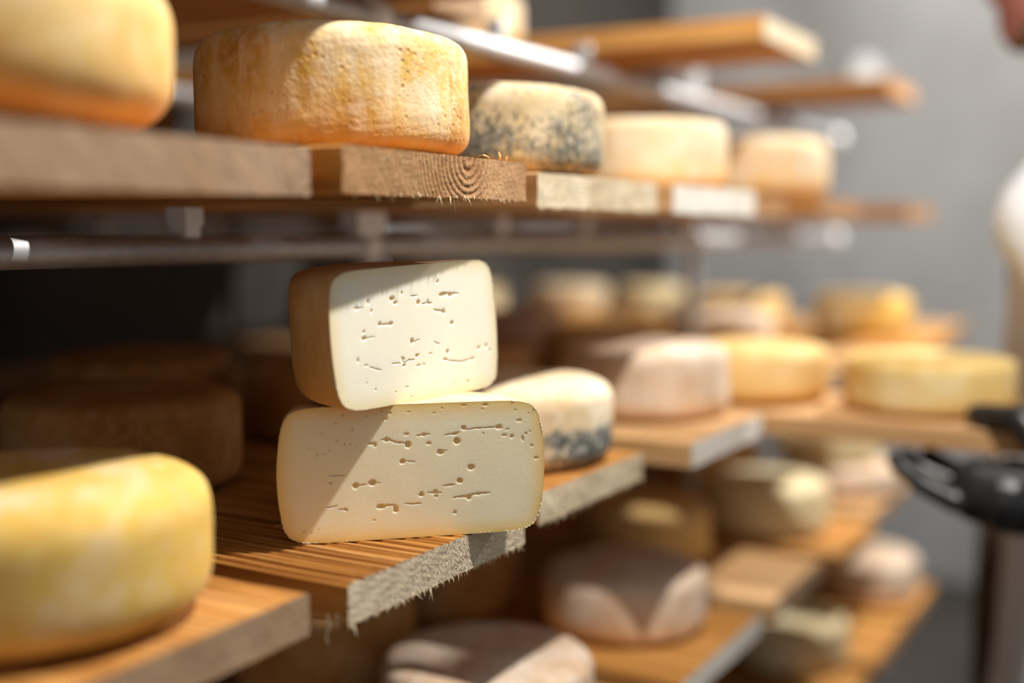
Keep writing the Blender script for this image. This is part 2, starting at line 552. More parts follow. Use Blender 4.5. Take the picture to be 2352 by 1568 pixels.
board('last middle shelf board, under the small wheels at the rack end', BX0, -0.480, 2.900, 3.200, -0.230, 0.028, 'tan', 'grey', 29, group=GM)
# lower shelf
board('lower shelf board in deep shade at the bottom left', BX0, -0.470, 0.670, 0.905, -0.500, 0.028, 'brown', 'grey', 31, group=GL)
board('lower shelf board under the large pink wheel at the bottom edge', BX0, -0.470, 0.925, 1.165, -0.500, 0.028, 'tan', 'grey', 32, group=GL)
board('orange lower shelf board with blue-grey end at the bottom', BX0, -0.470, 1.212, 1.495, -0.500, 0.028, 'orange', 'white', 33, 0.0008, ny=80, group=GL)
board('lower shelf board under the shaded greenish wheel', BX0, -0.470, 1.545, 1.795, -0.500, 0.028, 'tan', 'grey', 34, group=GL)
board('lower shelf board with orange end below the pulled-out board', BX0, -0.450, 1.825, 2.062, -0.500, 0.028, 'orange', 'ring', 35, group=GL)
board('lower shelf board under the stack of two wheels', BX0, -0.470, 2.120, 2.420, -0.500, 0.028, 'tan', 'grey', 36, group=GL)
# lowest shelf in view
board('lowest board in shade below the orange lower board', BX0, -0.470, 1.640, 1.900, -0.765, 0.028, 'brown', 'grey', 41, group=GF)
board('lowest orange board under the blurred wheel at the bottom right', BX0, -0.455, 1.915, 2.070, -0.765, 0.028, 'orange', 'ring', 42, group=GF)
board('lowest shelf board just past the blurred cream wheel', BX0, -0.455, 2.110, 2.370, -0.765, 0.028, 'orange', 'ring', 44, group=GF)
board('far orange board of the lowest shelf under a pinkish wheel', BX0, -0.455, 2.400, 2.670, -0.765, 0.028, 'orange', 'ring', 43, group=GF)
# top shelf
for k, (a, b, xe) in enumerate(((0.12, 0.375, -0.463), (0.40, 0.65, -0.463), (0.68, 0.93, -0.463), (0.96, 1.20, -0.46), (1.225, 1.345, -0.80))):
    board(('top shelf board above the corner wheel, at the upper left edge', 'top shelf board above the gap left of the golden wheel', 'top shelf board above the golden wheel, underside in shade', 'shaded top shelf board seen from below, right of the bright knob', 'narrow set-back board beside the sunlit top shelf wheel')[k], BX0, xe, a, b, 0.295, 0.030, 'brown', 'grey', 50 + k, group=GT)
board('orange top shelf board with pale sawn end, under the sunlit wheel', BX0, -0.525, 1.630, 1.893, 0.295, 0.031, 'orange', 'fresh', 57, group=GT)
board('far brown board of the top shelf in front of the grey wall', BX0, -0.520, 2.380, 2.640, 0.295, 0.030, 'brown', 'ring', 58, group=GT)

# a hanging sliver below the grooved board, shavings on the ringed board
splinter(b_main, [(-0.018, -0.1185, 0.006), (-0.015, -0.121, -0.002), (-0.017, -0.1225, -0.009), (-0.014, -0.124, -0.014)], 0.0011, FIBRE)
splinter(b_main, [(-0.004, -0.112, 0.004), (-0.001, -0.113, -0.003), (0.001, -0.1125, -0.009)], 0.0009, FIBRE)
splinter(b_main, [(-0.010, -0.118, 0.010), (-0.009, -0.121, 0.003), (-0.008, -0.1215, -0.002)], 0.0007, FIBRE)
splinter(b_ring, [(-0.002, 0.045, 0.0315), (0.0, 0.053, 0.0335), (-0.001, 0.061, 0.0325), (-0.002, 0.066, 0.0318)], 0.0012, SHAVE, 'shaving')
splinter(b_ring, [(-0.003, 0.083, 0.031), (-0.002, 0.0825, 0.034), (-0.0025, 0.0815, 0.0375)], 0.0010, SHAVE, 'shaving')
splinter(b_ring, [(-0.003, 0.093, 0.031), (-0.002, 0.0935, 0.0335), (-0.0025, 0.0945, 0.0345)], 0.0007, SHAVE, 'shaving')

# ---------------------------------------------------------------- steel rack
rack = empty('steel_rack', (-1.15, 1.65, FLOOR), 'galvanised pipe rack carrying the cheese boards along the wall', 'rack')


def rack_part(name, bm, mat=STEEL, smooth=False):
    bmesh.ops.translate(bm, verts=bm.verts[:], vec=-rack.location)
    return bm_obj(name, bm, mat, rack, smooth)


PX = (-0.80, -1.52)
LEVELS = (0.265, 0.0205, -0.258, -0.528, -0.793, -1.06)
for xi in PX:
    for yp in (0.06, 2.09, 3.34):
        bm = bmesh.new()
        add_tube(bm, (xi, yp, FLOOR), (xi, yp, -0.20 if yp > 3 else (0.30 if yp > 1 else 0.62)), 0.0125)
        rack_part('post', bm)
    for zl in LEVELS:
        y_end = 3.36 if zl < -0.2 else 2.98
        bm = bmesh.new()
        zc = zl - 0.037
        add_tube(bm, (xi + (0.0262 if True else 0), -0.02, zc), (xi + 0.0262, y_end, zc), 0.0130, seg=28)
        rack_part('pipe', bm, smooth=True)
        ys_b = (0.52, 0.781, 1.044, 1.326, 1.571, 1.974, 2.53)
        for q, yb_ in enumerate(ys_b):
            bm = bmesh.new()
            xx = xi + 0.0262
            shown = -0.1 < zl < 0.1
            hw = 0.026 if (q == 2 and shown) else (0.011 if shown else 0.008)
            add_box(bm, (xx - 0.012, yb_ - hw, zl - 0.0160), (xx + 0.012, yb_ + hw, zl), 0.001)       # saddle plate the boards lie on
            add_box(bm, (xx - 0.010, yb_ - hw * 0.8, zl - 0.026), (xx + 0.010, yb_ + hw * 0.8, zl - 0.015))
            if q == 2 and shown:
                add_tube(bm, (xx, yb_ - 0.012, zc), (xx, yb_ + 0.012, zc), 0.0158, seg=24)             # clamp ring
            rack_part('bracket', bm, STEEL_LIGHTENED if shown else STEEL)  # upper-shelf brackets carry their bright light spots in the colour
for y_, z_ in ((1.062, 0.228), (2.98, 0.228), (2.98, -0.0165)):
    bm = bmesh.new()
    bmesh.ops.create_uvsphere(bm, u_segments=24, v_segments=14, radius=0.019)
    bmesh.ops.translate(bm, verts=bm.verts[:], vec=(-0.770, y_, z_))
    rack_part('clamp_knob', bm, STEEL_LIGHTENED, True)
# round white bulkhead lamp on the far wall, switched off
wl = empty('wall_lamp', (-1.06, 4.50, 0.56), 'round white bulkhead lamp on the grey far wall', 'lamp')
bm = bmesh.new()
add_tube(bm, (0, -0.03, 0), (0, 0, 0), 0.062, seg=32)
bm_obj('base', bm, STEEL, wl)
bm = bmesh.new()
bmesh.ops.create_uvsphere(bm, u_segments=32, v_segments=18, radius=0.060)
bmesh.ops.scale(bm, vec=(1, 0.8, 1.15), verts=bm.verts[:])
bmesh.ops.translate(bm, verts=bm.verts[:], vec=(0, -0.045, 0))
bm_obj('globe', bm, plain_mat('opal_glass', (0.9, 0.9, 0.9), 0.3), wl, True)

# the lamp heads themselves, above the picture
for k, (lx, ly, lz, lw) in enumerate(LAMPS):
    lf = empty('pendant_lamp', (lx, ly, lz), ('metal spot lamp hanging over the near end of the aisle', 'metal spot lamp hanging over the far end of the aisle')[k], 'lamp', 'spot lamps over the aisle')
    bm = bmesh.new()
    add_tube(bm, (0, 0, 0.03), (0, 0, 0.09), 0.045, 0.028, seg=28, caps=False)
    add_tube(bm, (0, 0, 0.089), (0, 0, 0.11), 0.028, 0.010, seg=28)
    bm_obj('shade', bm, plain_mat('lamp_shade', (0.10, 0.10, 0.10), 0.5), lf, True)
    bm = bmesh.new()
    add_tube(bm, (0, 0, 0.105), (0, 0, 0.80), 0.003, seg=8)
    bm_obj('cord', bm, plain_mat('lamp_cord', (0.05, 0.05, 0.05), 0.6), lf)

# ---------------------------------------------------------------- cheeses
def profile(R, H, n, k=28, bulge=0.0):
    """superellipse half outline from bottom centre to top centre"""
    t = np.linspace(-math.pi / 2, math.pi / 2, k)
    r = R * np.abs(np.cos(t)) ** (2.0 / n)
    z = H / 2 * np.sign(np.sin(t)) * np.abs(np.sin(t)) ** (2.0 / n)
    return r, z + H / 2


def wheel(label, X, Y, z, R, H, mat, seed, n=6.5, seg=72, rows=36, lump=0.0010, group=None, tilt=None, rough=0.0, oval=0.0):
    r, zz = profile(R, H, n, rows)
    th = np.linspace(0, 2 * math.pi, seg, endpoint=False)
    rr = r[1:-1]
    Pz = np.repeat(zz[1:-1], seg)
    Pr = np.repeat(rr, seg)
    A = np.tile(th, len(rr))
    P = np.stack([Pr * np.cos(A), Pr * np.sin(A), Pz], 1)
    ctr = np.array([0, 0, H / 2])
    nrm = P - ctr
    nrm[:, :2] /= R
    nrm[:, 2] /= H / 2
    nrm = np.sign(nrm) * np.abs(nrm) ** (n - 1)
    nrm[:, :2] /= R
    nrm[:, 2] /= H / 2
    nrm /= np.linalg.norm(nrm, axis=1)[:, None] + 1e-9
    d = lump * (1.2 * sn(P, seed, 7) + 0.6 * sn(P, seed + 1, 22) + 0.35 * sn(P, seed + 2, 55))
    if rough:
        d += rough * (sn(P, seed + 3, 130) * 0.6 + sn(P, seed + 4, 260) * 0.5)
    d *= np.clip(Pz / (0.12 * H), 0.0, 1.0)
    P = P + nrm * d[:, None]
    if oval:
        P[:, 0] *= 1 + oval
    V = np.vstack([[0, 0, zz[0]], P, [0, 0, zz[-1]]])
    K = len(rr)
    F = []
    for j in range(seg):
        F.append((0, 1 + (j + 1) % seg, 1 + j))
    for i in range(K - 1):
        for j in range(seg):
            a, b = 1 + i * seg + j, 1 + i * seg + (j + 1) % seg
            F.append((a, b, b + seg, a + seg))
    last = len(V) - 1
    for j in range(seg):
        F.append((last, 1 + (K - 1) * seg + j, 1 + (K - 1) * seg + (j + 1) % seg))
    o = mesh_obj('cheese_wheel', V, F, RIND[mat], loc=(X, Y, z))
    o.rotation_euler = (0, 0, (seed * 1.7) % 6.28)
    if tilt:
        o.rotation_euler = tilt
    return tag(o, label, 'cheese', group)


GWU, GWM, GWL, GWF = 'wheels on the upper shelf', 'wheels on the middle shelf', 'wheels on the lower shelf', 'wheels on the lowest shelf'
# upper shelf
wheel('blurred large butter-yellow wheel at the top left corner', -0.60, 0.443, 0.0525, 0.110, 0.099, 'butterpale', 101, 3.7, 96, 44, group=GWU)
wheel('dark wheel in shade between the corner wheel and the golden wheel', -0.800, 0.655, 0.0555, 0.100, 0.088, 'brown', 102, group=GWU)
wheel('golden wheel with pitted rind and white bloom, top centre', -0.598, 0.769, 0.0555, 0.107, 0.097, 'golden', 103, 6.5, 360, 150, 0.0011, GWU, rough=0.00035)
wheel('beige wheel speckled with dark mould on the upper shelf', -0.60, 1.025, 0.0500, 0.107, 0.086, 'speckled', 104, 6.0, 220, 90, 0.0010, GWU, rough=0.0003)
wheel('pale creamy wheel next to the speckled one', -0.62, 1.435, 0.0500, 0.107, 0.088, 'pale', 105, 8.0, group=GWU)
wheel('last pale wheel of the upper shelf, half shaded', -0.62, 1.927, 0.0500, 0.107, 0.100, 'pale', 106, 5.0, group=GWU)
# top shelf
wheel('sunlit pale wheel on the top shelf at the upper edge', -1.09, 1.740, 0.295, 0.107, 0.095, 'pale', 107, 7.0)
# middle shelf
wheel('huge blurred yellow wheel at the lower left corner', -0.60, 0.464, -0.230, 0.112, 0.090, 'butter', 201, 4.6, 160, 60, group=GWM)
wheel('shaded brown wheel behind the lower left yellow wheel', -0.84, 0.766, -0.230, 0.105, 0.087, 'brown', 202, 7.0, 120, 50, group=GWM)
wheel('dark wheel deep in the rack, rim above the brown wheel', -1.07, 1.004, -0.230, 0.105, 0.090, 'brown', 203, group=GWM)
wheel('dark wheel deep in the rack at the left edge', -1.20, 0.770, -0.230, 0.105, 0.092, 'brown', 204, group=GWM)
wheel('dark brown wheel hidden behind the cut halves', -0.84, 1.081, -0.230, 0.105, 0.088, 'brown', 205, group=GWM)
wheel('wheel with blue-grey mould band beside the lower cut half', -0.60, 1.051, -0.230, 0.107, 0.083, 'blue', 206, 6.0, 200, 80, 0.0012, GWM, rough=0.0003)
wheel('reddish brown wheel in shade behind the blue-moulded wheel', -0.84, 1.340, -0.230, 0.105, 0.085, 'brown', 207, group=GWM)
wheel('pinkish white wheel on the blue-white-ended board', -0.60, 1.401, -0.230, 0.107, 0.090, 'pink', 208, 7.0, 96, 44, group=GWM)
wheel('shaded tan wheel behind the pinkish white wheel', -0.770, 1.660, -0.231, 0.105, 0.086, 'ochre', 209, group=GWM)
wheel('small pinkish wheel in shade right of the upper cut half', -1.05, 1.850, -0.230, 0.100, 0.090, 'pink', 210, group=GWM)
wheel('yellow wheel on the pulled-out board, nearer the rack', -0.525, 1.605, -0.231, 0.104, 0.078, 'ochre', 211, 6.0, 96, 44, group=GWM)
wheel('flat yellow wheel on the pulled-out board above the glove', -0.29, 1.610, -0.231, 0.107, 0.072, 'straw', 212, 7.0, 96, 44, group=GWM)
wheel('flat pinkish wheel behind the two wheels of the pulled-out board', -0.80, 2.240, -0.230, 0.105, 0.075, 'pink', 213, group=GWM)
wheel('bright yellow wheel at the rack end before the grey wall', -0.63, 2.689, -0.230, 0.105, 0.095, 'butter', 214, 5.0, group=GWM)
wheel('cream and yellow wheel in the far row, beside the bright one', -0.93, 2.740, -0.230, 0.107, 0.085, 'ochre', 215, group=GWM)
wheel('small cream wheel in the far row', -1.30, 3.075, -0.230, 0.090, 0.085, 'cream', 216, group=GWM)
wheel('pale orange wheel in the far row beside the upper cut half', -1.52, 3.020, -0.230, 0.107, 0.085, 'pale', 217, group=GWM)
wheel('greenish cream wheel at the far left of the far row', -1.66, 2.735, -0.230, 0.075, 0.085, 'cream', 218, group=GWM)
# lower shelf
wheel('pinkish wheel with a sunlit side at the bottom edge', -0.60, 1.011, -0.500, 0.107, 0.080, 'pink', 301, 6.5, 140, 60, group=GWL)
wheel('pinkish beige wheel with a sharp sunlit corner, lower shelf', -0.61, 1.370, -0.500, 0.104, 0.082, 'pink', 302, 6.5, 96, 44, group=GWL)
wheel('tan wheel in shade just behind the sharp-lit lower wheel', -0.72, 1.680, -0.500, 0.105, 0.090, 'ochre', 303, group=GWL)
wheel('shaded greenish cream wheel under the pulled-out board', -0.61, 1.945, -0.500, 0.105, 0.090, 'cream', 304, group=GWL)
wheel('orange-brown wheel under the blue-white-ended board', -0.82, 2.245, -0.500, 0.100, 0.090, 'ochre', 305, group=GWL)
wheel('flat pinkish tan wheel, lower of the stack of two', -0.57, 2.300, -0.500, 0.105, 0.062, 'pink', 306, group=GWL)
wheel('cream wheel lying on top of a tan wheel', -0.60, 2.294, -0.438, 0.100, 0.080, 'cream', 307, group=GWL)
wheel('dark brown wheel in shade behind the bottom pink wheel', -0.86, 1.322, -0.500, 0.105, 0.100, 'brown', 308, group=GWL)
wheel('dark wheel in shade below the grooved board', -0.84, 1.045, -0.500, 0.105, 0.095, 'brown', 309, group=GWL)
# lowest shelf
wheel('blurred cream wheel at the lower right on the lowest shelf', -0.60, 2.066, -0.765, 0.105, 0.085, 'cream', 401, group=GWF)
wheel('blurred pinkish wheel on the lowest shelf near the wall', -0.57, 2.526, -0.765, 0.105, 0.095, 'pink', 402, group=GWF)

# eyes (s, z, rs, rz) and cracks (polyline, half width) on the cut faces, in millimetres
UP_E = [(25.6,89.1,1.6,1.7), (30.3,78.1,4.8,1.3), (39.7,77.2,3.3,1.3), (-19.2,83.4,1.2,1.7), (-30.6,79.9,3.4,1.9), (-27.5,76.6,2.4,1.6), (-0.3,74.9,2.3,2.1), (11.0,74.9,1.3,1.3), (-57.1,79.8,1.6,2.1), (-70.1,75.9,2.0,1.4), (-54.3,72.5,1.4,1.7), (29.6,65.7,2.1,2.0), (39.0,56.0,2.5,1.8), (-45.8,62.2,2.1,1.6), (-33.3,61.6,2.4,1.7), (-63.6,58.0,1.8,1.2), (-63.7,53.1,2.7,1.8), (-11.0,46.1,2.3,2.3), (31.2,34.2,2.2,1.8), (10.1,34.6,2.3,0.8), (-6.1,34.7,2.5,1.6), (72.0,33.3,2.3,1.6), (-22.8,33.4,1.5,2.2), (-22.1,28.6,2.2,1.3), (27.7,28.6,3.2,1.2), (63.9,25.7,2.0,1.4), (-72.5,37.7,1.3,2.1), (-64.5,33.1,2.3,0.8), (-5.4,27.1,2.5,1.0), (1.0,27.3,1.5,0.7), (57.3,8.0,2.0,1.5), (40.0,6.9,1.4,0.8), (36.5,9.8,1.1,0.7), (16.4,10.5,1.1,0.5), (-21.3,12.1,2.5,0.6), (-57.5,13.9,1.2,0.8), (-17.0,3.9,1.2,0.6), (-35.2,9.6,1.0,0.6), (-65.9,19.8,1.1,0.6), (82.8,34.0,1.8,2.1), (87.8,30.1,1.5,1.4)]
UP_C = [([(24.9,78.8), (30.3,79.8), (39.7,78.9), (50.7,78.1)],0.66), ([(-9.8,80.2), (-1.0,80.1)],0.32), ([(2.8,73.6), (15.7,73.3)],0.41), ([(-68.3,75.5), (-62.9,75.8)],0.3), ([(16.9,68.0), (28.0,66.1)],0.49), ([(-44.0,61.8), (-34.5,61.2)],0.47), ([(-61.4,53.0), (-52.3,53.2)],0.27), ([(-8.5,45.5), (-1.9,46.6)],0.28), ([(14.6,43.1), (21.9,40.9)],0.33), ([(-25.2,35.2), (-21.1,30.1), (-16.6,32.1), (-9.1,31.9)],0.4), ([(-36.1,31.1), (-26.5,30.9)],0.32), ([(24.5,28.9), (35.2,26.4), (49.0,24.6), (64.5,25.6)],0.5), ([(-60.7,31.2), (-48.0,27.4)],0.31)]
LO_E = [(-55.8,95.1,1.2,0.9), (-60.3,89.0,1.1,1.1), (-47.4,84.2,0.8,1.6), (-70.9,82.1,0.8,0.6), (-67.5,80.3,0.6,0.6), (-58.6,76.5,1.4,0.9), (-52.5,73.4,0.9,1.3), (-48.3,73.2,1.1,0.8), (-44.3,71.0,0.8,0.6), (-39.8,67.3,0.8,0.8), (-63.4,68.9,1.1,0.8), (-72.3,66.5,0.9,1.9), (-67.2,66.7,0.8,0.6), (-78.4,71.7,0.8,0.8), (-82.3,66.5,0.9,0.6), (-25.7,97.2,0.8,0.9), (-18.9,98.9,1.6,0.6), (-18.9,95.4,1.4,0.9), (-22.9,91.1,2.5,0.9), (-37.1,93.7,1.1,0.6), (-4.1,95.5,1.6,0.6), (-29.4,72.1,1.3,2.2), (-20.9,75.5,1.9,1.9), (-4.6,71.0,2.4,2.6), (-5.8,79.0,2.1,1.1), (7.5,77.9,1.3,1.4), (11.4,71.4,1.9,1.3), (31.7,77.7,2.4,1.3), (39.3,81.9,2.3,1.8), (67.4,81.4,2.8,1.8), (33.3,72.0,2.6,2.6), (20.2,64.1,2.9,2.1), (-8.7,58.4,2.2,1.9), (43.8,51.6,2.8,2.3), (35.2,41.7,2.3,2.3), (40.7,99.1,2.3,0.6), (58.7,98.9,2.8,1.0), (55.9,95.8,1.0,0.5), (16.4,94.1,1.3,0.5), (22.9,97.6,0.8,0.6), (83.0,94.1,0.8,0.8), (93.2,91.1,1.0,0.5), (84.4,85.9,2.3,1.0), (71.0,74.8,2.2,1.0), (76.9,73.9,1.5,1.6), (74.0,79.5,1.3,0.8), (85.4,71.9,1.0,2.3), (88.5,75.6,1.0,1.0), (91.7,77.0,0.8,0.8), (92.1,66.0,1.3,1.0), (95.0,56.3,1.7,1.0), (54.5,77.1,0.8,1.0), (-62.5,44.7,1.5,1.1), (-44.0,41.7,2.3,2.4), (-31.4,43.5,2.8,2.4), (5.5,32.6,1.9,2.1), (16.0,34.1,1.9,1.6), (16.8,30.8,1.6,1.3), (42.9,28.6,2.1,2.3), (-25.6,25.2,3.8,2.1), (-14.5,22.4,2.1,2.9), (-52.3,24.0,1.4,1.4), (32.2,17.4,1.5,1.6), (-31.6,15.1,1.6,0.6), (-86.5,9.7,1.5,0.8), (-81.7,7.9,0.9,0.5), (-75.3,10.6,0.6,0.5)]
LO_C = [([(-34.6,72.6), (-29.1,73.2)],0.79), ([(-25.1,75.4), (-19.6,75.9), (-14.9,73.3), (-7.0,72.2)],0.63), ([(1.9,77.4), (7.5,77.9), (12.3,78.5)],0.56), ([(23.5,76.8), (31.7,78.0), (36.5,78.3)],0.4), ([(40.6,80.6), (52.9,81.2), (65.2,81.5)],0.4), ([(21.9,64.9), (25.4,65.1)],0.28), ([(-7.1,58.6), (0.9,57.7)],0.32), ([(21.7,38.3), (31.2,38.6)],0.49), ([(-63.6,50.3), (-50.0,49.9)],0.32), ([(-42.8,41.6), (-34.9,42.5)],0.4), ([(-29.4,42.8), (-25.9,42.9)],0.28), ([(10.4,33.6), (20.9,33.0)],0.48), ([(30.1,28.8), (42.1,29.4), (47.8,30.7), (58.6,31.0)],0.73), ([(-7.3,26.0), (5.5,25.6)],0.48), ([(-24.8,25.9), (-15.3,25.4)],0.64), ([(-58.1,24.7), (-53.1,24.0)],0.32), ([(-67.1,26.5), (-59.3,27.4)],0.32)]

def half_cheese(label, centre, th, R, H, n, paste, E, C, seed, shear=(0.0, 0.0), cw=0.00045, rind='half', barrel=0.05):
    """half wheel: local x = along the cut, local y = into the cheese, cut face at y = 0"""
    root = empty('half_cheese', centre, label, 'cheese', 'cut halves stacked on the grooved board')
    t = math.radians(th)
    root.rotation_euler = (0, 0, math.pi / 2 - t)          # local x -> (sin t, cos t), local y -> away from the aisle

    def deform(P):
        P = P.copy()
        P[:, :2] *= (1 - barrel * ((P[:, 2] - H / 2) / (H / 2)) ** 2)[:, None] * np.array([[1.0, 0.0]]) + np.array([[0.0, 1.0]])
        s, z = P[:, 0].copy(), P[:, 2].copy()
        P[:, 0] = s + shear[0] * (z - H / 2)
        P[:, 2] = z * (1 + shear[1] * s / R)
        return P

    # ---- rind: half lathe behind the cut
    r, zz = profile(R, H, n, 110)
    seg = 120
    A = np.linspace(0, math.pi, seg + 1)
    V = []
    for rr, z in zip(r, zz):
        V += [(rr * math.cos(a), rr * math.sin(a), z) for a in A]
    V = np.array(V)
    ctr = np.array([0, 0, H / 2])
    dirn = V - ctr
    dirn /= np.linalg.norm(dirn, axis=1)[:, None] + 1e-9
    dd = 0.0007 * sn(V, seed, 10) + 0.0004 * sn(V, seed + 1, 45)
    fade = np.clip(V[:, 1] / 0.012, 0, 1)
    rs = np.random.RandomState(seed)
    V = V + dirn * (dd * fade * np.clip(V[:, 2] / 0.01, 0, 1))[:, None]
    edge_col = np.arange(len(V)) % (seg + 1)
    rim = (edge_col == 0) | (edge_col == seg)
    V[rim] += dirn[rim] * (0.00030 * rs.rand(rim.sum()))[:, None]          # slightly ragged cut edge of the rind
    V[:, 2] = np.maximum(V[:, 2], 0.0)
    F = []
    for i in range(len(r) - 1):
        for j in range(seg):
            a = i * (seg + 1) + j
            F.append((a, a + 1, a + seg + 2, a + seg + 1))
    mesh_obj('rind', deform(V), F, RIND[rind], root)

    # ---- cut face with real eyes and cracks
    q = np.arange(-R * 0.985, R * 0.985, cw)
    q = np.concatenate([[-R * 0.9999, -R * 0.9993, -R * 0.998, -R * 0.995, -R * 0.99], q, [R * 0.99, R * 0.995, R * 0.998, R * 0.9993, R * 0.9999]])
    hz = H / 2 * (1 - np.abs(q / R) ** n) ** (1.0 / n)
    nz = int(H / cw)
    tt = np.linspace(-1, 1, nz)
    S = np.repeat(q, nz)
    Z = H / 2 + (hz[:, None] * tt[None, :]).ravel()
    P0 = np.stack([S, np.zeros_like(S), Z], 1)
    dist = np.minimum(H / 2 * 0 + np.repeat(hz, nz) - np.abs(Z - H / 2), (R * (1 - np.abs((Z - H / 2) / (H / 2 * 1.00001)) ** n) ** (1.0 / n) - np.abs(S)))
    edge = np.clip(1 - dist / 0.016, 0, 1)
    wS = S + 0.00035 * sn(P0, seed + 11, 320) + 0.0003 * sn(P0, seed + 12, 800)
    wZ = Z + 0.00035 * sn(P0, seed + 13, 320) + 0.0003 * sn(P0, seed + 14, 800)
    D = np.zeros_like(S)
    for (s0, z0, rx, rz) in E:
        s0, z0, rx, rz = s0 / 1e3, z0 / 1e3, rx / 1e3, rz / 1e3
        qq = ((wS - s0) / rx) ** 2 + ((wZ - z0) / rz) ** 2
        inside = qq < 1
        dep = min(rx, rz) * 1.1 + 0.0003
        D[inside] = np.maximum(D[inside], dep * (1 - qq[inside]) ** 0.4)
    for pts, w in C:
        w = w / 1e3
        pts = [(a / 1e3, b / 1e3) for a, b in pts]
        L = sum(math.dist(pts[i], pts[i + 1]) for i in range(len(pts) - 1))
        acc = 0.0
        for i in range(len(pts) - 1):
            (ax, az), (bx, bz) = pts[i], pts[i + 1]
            l = math.dist(pts[i], pts[i + 1])
            u = np.clip(((wS - ax) * (bx - ax) + (wZ - az) * (bz - az)) / l ** 2, 0, 1)
            dd = np.hypot(wS - (ax + u * (bx - ax)), wZ - (az + u * (bz - az)))
            g = (acc + u * l) / L
            ww = w * (0.35 + 0.9 * np.sqrt(np.clip(np.minimum(g, 1 - g) * 4, 0, 1)))
            inside = dd < ww
            D[inside] = np.maximum(D[inside], 0.0017 * (1 - (dd[inside] / ww[inside]) ** 2) ** 0.5)
            acc += l
    D *= np.clip(dist / 0.002, 0, 1)
    flat = 0.00012 * sn(P0, seed + 20, 25) * np.clip(dist / 0.004, 0, 1)
    P = np.stack([S, D + flat, Z], 1)
    F = []
    nq = len(q)
    I = (np.arange(nq - 1)[:, None] * nz + np.arange(nz - 1)[None, :]).ravel()
    F = np.stack([I, I + nz, I + nz + 1, I + 1], 1).tolist()
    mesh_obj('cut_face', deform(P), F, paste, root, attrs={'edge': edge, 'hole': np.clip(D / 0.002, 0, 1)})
    # ---- crumbs clinging to the cut edge
    V2, F2 = [], []
    for k in range(260):
        a = rs.uniform(0, 2 * math.pi)
        s0 = R * np.sign(math.cos(a)) * abs(math.cos(a)) ** (2 / n)
        z0 = H / 2 + H / 2 * np.sign(math.sin(a)) * abs(math.sin(a)) ** (2 / n)
        if z0 > 0.85 * H and rs.rand() < 0.6:
            continue
        c = np.array([s0, rs.uniform(-0.0004, 0.0006), max(z0, 0.0006)])
        r = rs.uniform(0.0002, 0.0007)
        i = len(V2)
        for dv in ((1, 0, 0), (-1, 0, 0), (0, 1, 0), (0, -1, 0), (0, 0, 1), (0, 0, -1)):
            V2.append(c + np.array(dv) * r * rs.uniform(0.6, 1.5))
        F2 += [(i, i + 2, i + 4), (i + 2, i + 1, i + 4), (i + 1, i + 3, i + 4), (i + 3, i, i + 4), (i + 2, i, i + 5), (i + 1, i + 2, i + 5), (i + 3, i + 1, i + 5), (i, i + 3, i + 5)]
    tag(mesh_obj('crumbs', deform(np.array(V2)), F2, CRUMB, root, smooth=False), kind='stuff')
    return root


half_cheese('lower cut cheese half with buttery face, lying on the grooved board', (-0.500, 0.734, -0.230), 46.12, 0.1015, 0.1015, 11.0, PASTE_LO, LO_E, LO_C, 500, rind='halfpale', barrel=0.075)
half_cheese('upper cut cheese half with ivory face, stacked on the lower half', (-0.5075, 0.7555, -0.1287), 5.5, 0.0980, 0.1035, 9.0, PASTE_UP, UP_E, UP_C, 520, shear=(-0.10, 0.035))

# ---------------------------------------------------------------- person reaching in from the aisle
def caps_mesh(name, chains, mat, parent, voxel, blobs=(), smooth_it=6, loc=None):
    """tapered capsules and ellipsoids fused into one continuous skin"""
    bm = bmesh.new()
    for chain in chains:
        for (p0, r0), (p1, r1) in zip(chain[:-1], chain[1:]):
            p0v, p1v = Vector(p0), Vector(p1)
            add_tube(bm, p0v, p1v, r0, r1, seg=18)
            for p, r in ((p0v, r0), (p1v, r1)):
                bmesh.ops.create_icosphere(bm, subdivisions=2, radius=r, matrix=Matrix.Translation(p))
    for (p, rad, rot) in blobs:
        M = Matrix.Translation(p) @ Matrix.Rotation(rot, 4, 'Y') @ Matrix.Diagonal((rad[0], rad[1], rad[2], 1))
        bmesh.ops.create_icosphere(bm, subdivisions=3, radius=1.0, matrix=M)
    me = bpy.data.meshes.new(name + '_src')
    bm.to_mesh(me)
    bm.free()
    o = bpy.data.objects.new(name + '_src', me)
    col.objects.link(o)
    rm = o.modifiers.new('r', 'REMESH')
    rm.mode = 'VOXEL'
    rm.voxel_size = voxel
    sm = o.modifiers.new('s', 'SMOOTH')
    sm.factor = 0.5
    sm.iterations = smooth_it
    dg = bpy.context.evaluated_depsgraph_get()
    out = bpy.data.meshes.new_from_object(o.evaluated_get(dg))
    bpy.data.objects.remove(o)
    out.name = name
    out.materials.clear()
    out.materials.append(mat)
    out.polygons.foreach_set('use_smooth', [True] * len(out.polygons))
    ob = bpy.data.objects.new(name, out)
    if parent is not None:
        ob.location = [-c for c in parent.location]
    return link(ob, parent)


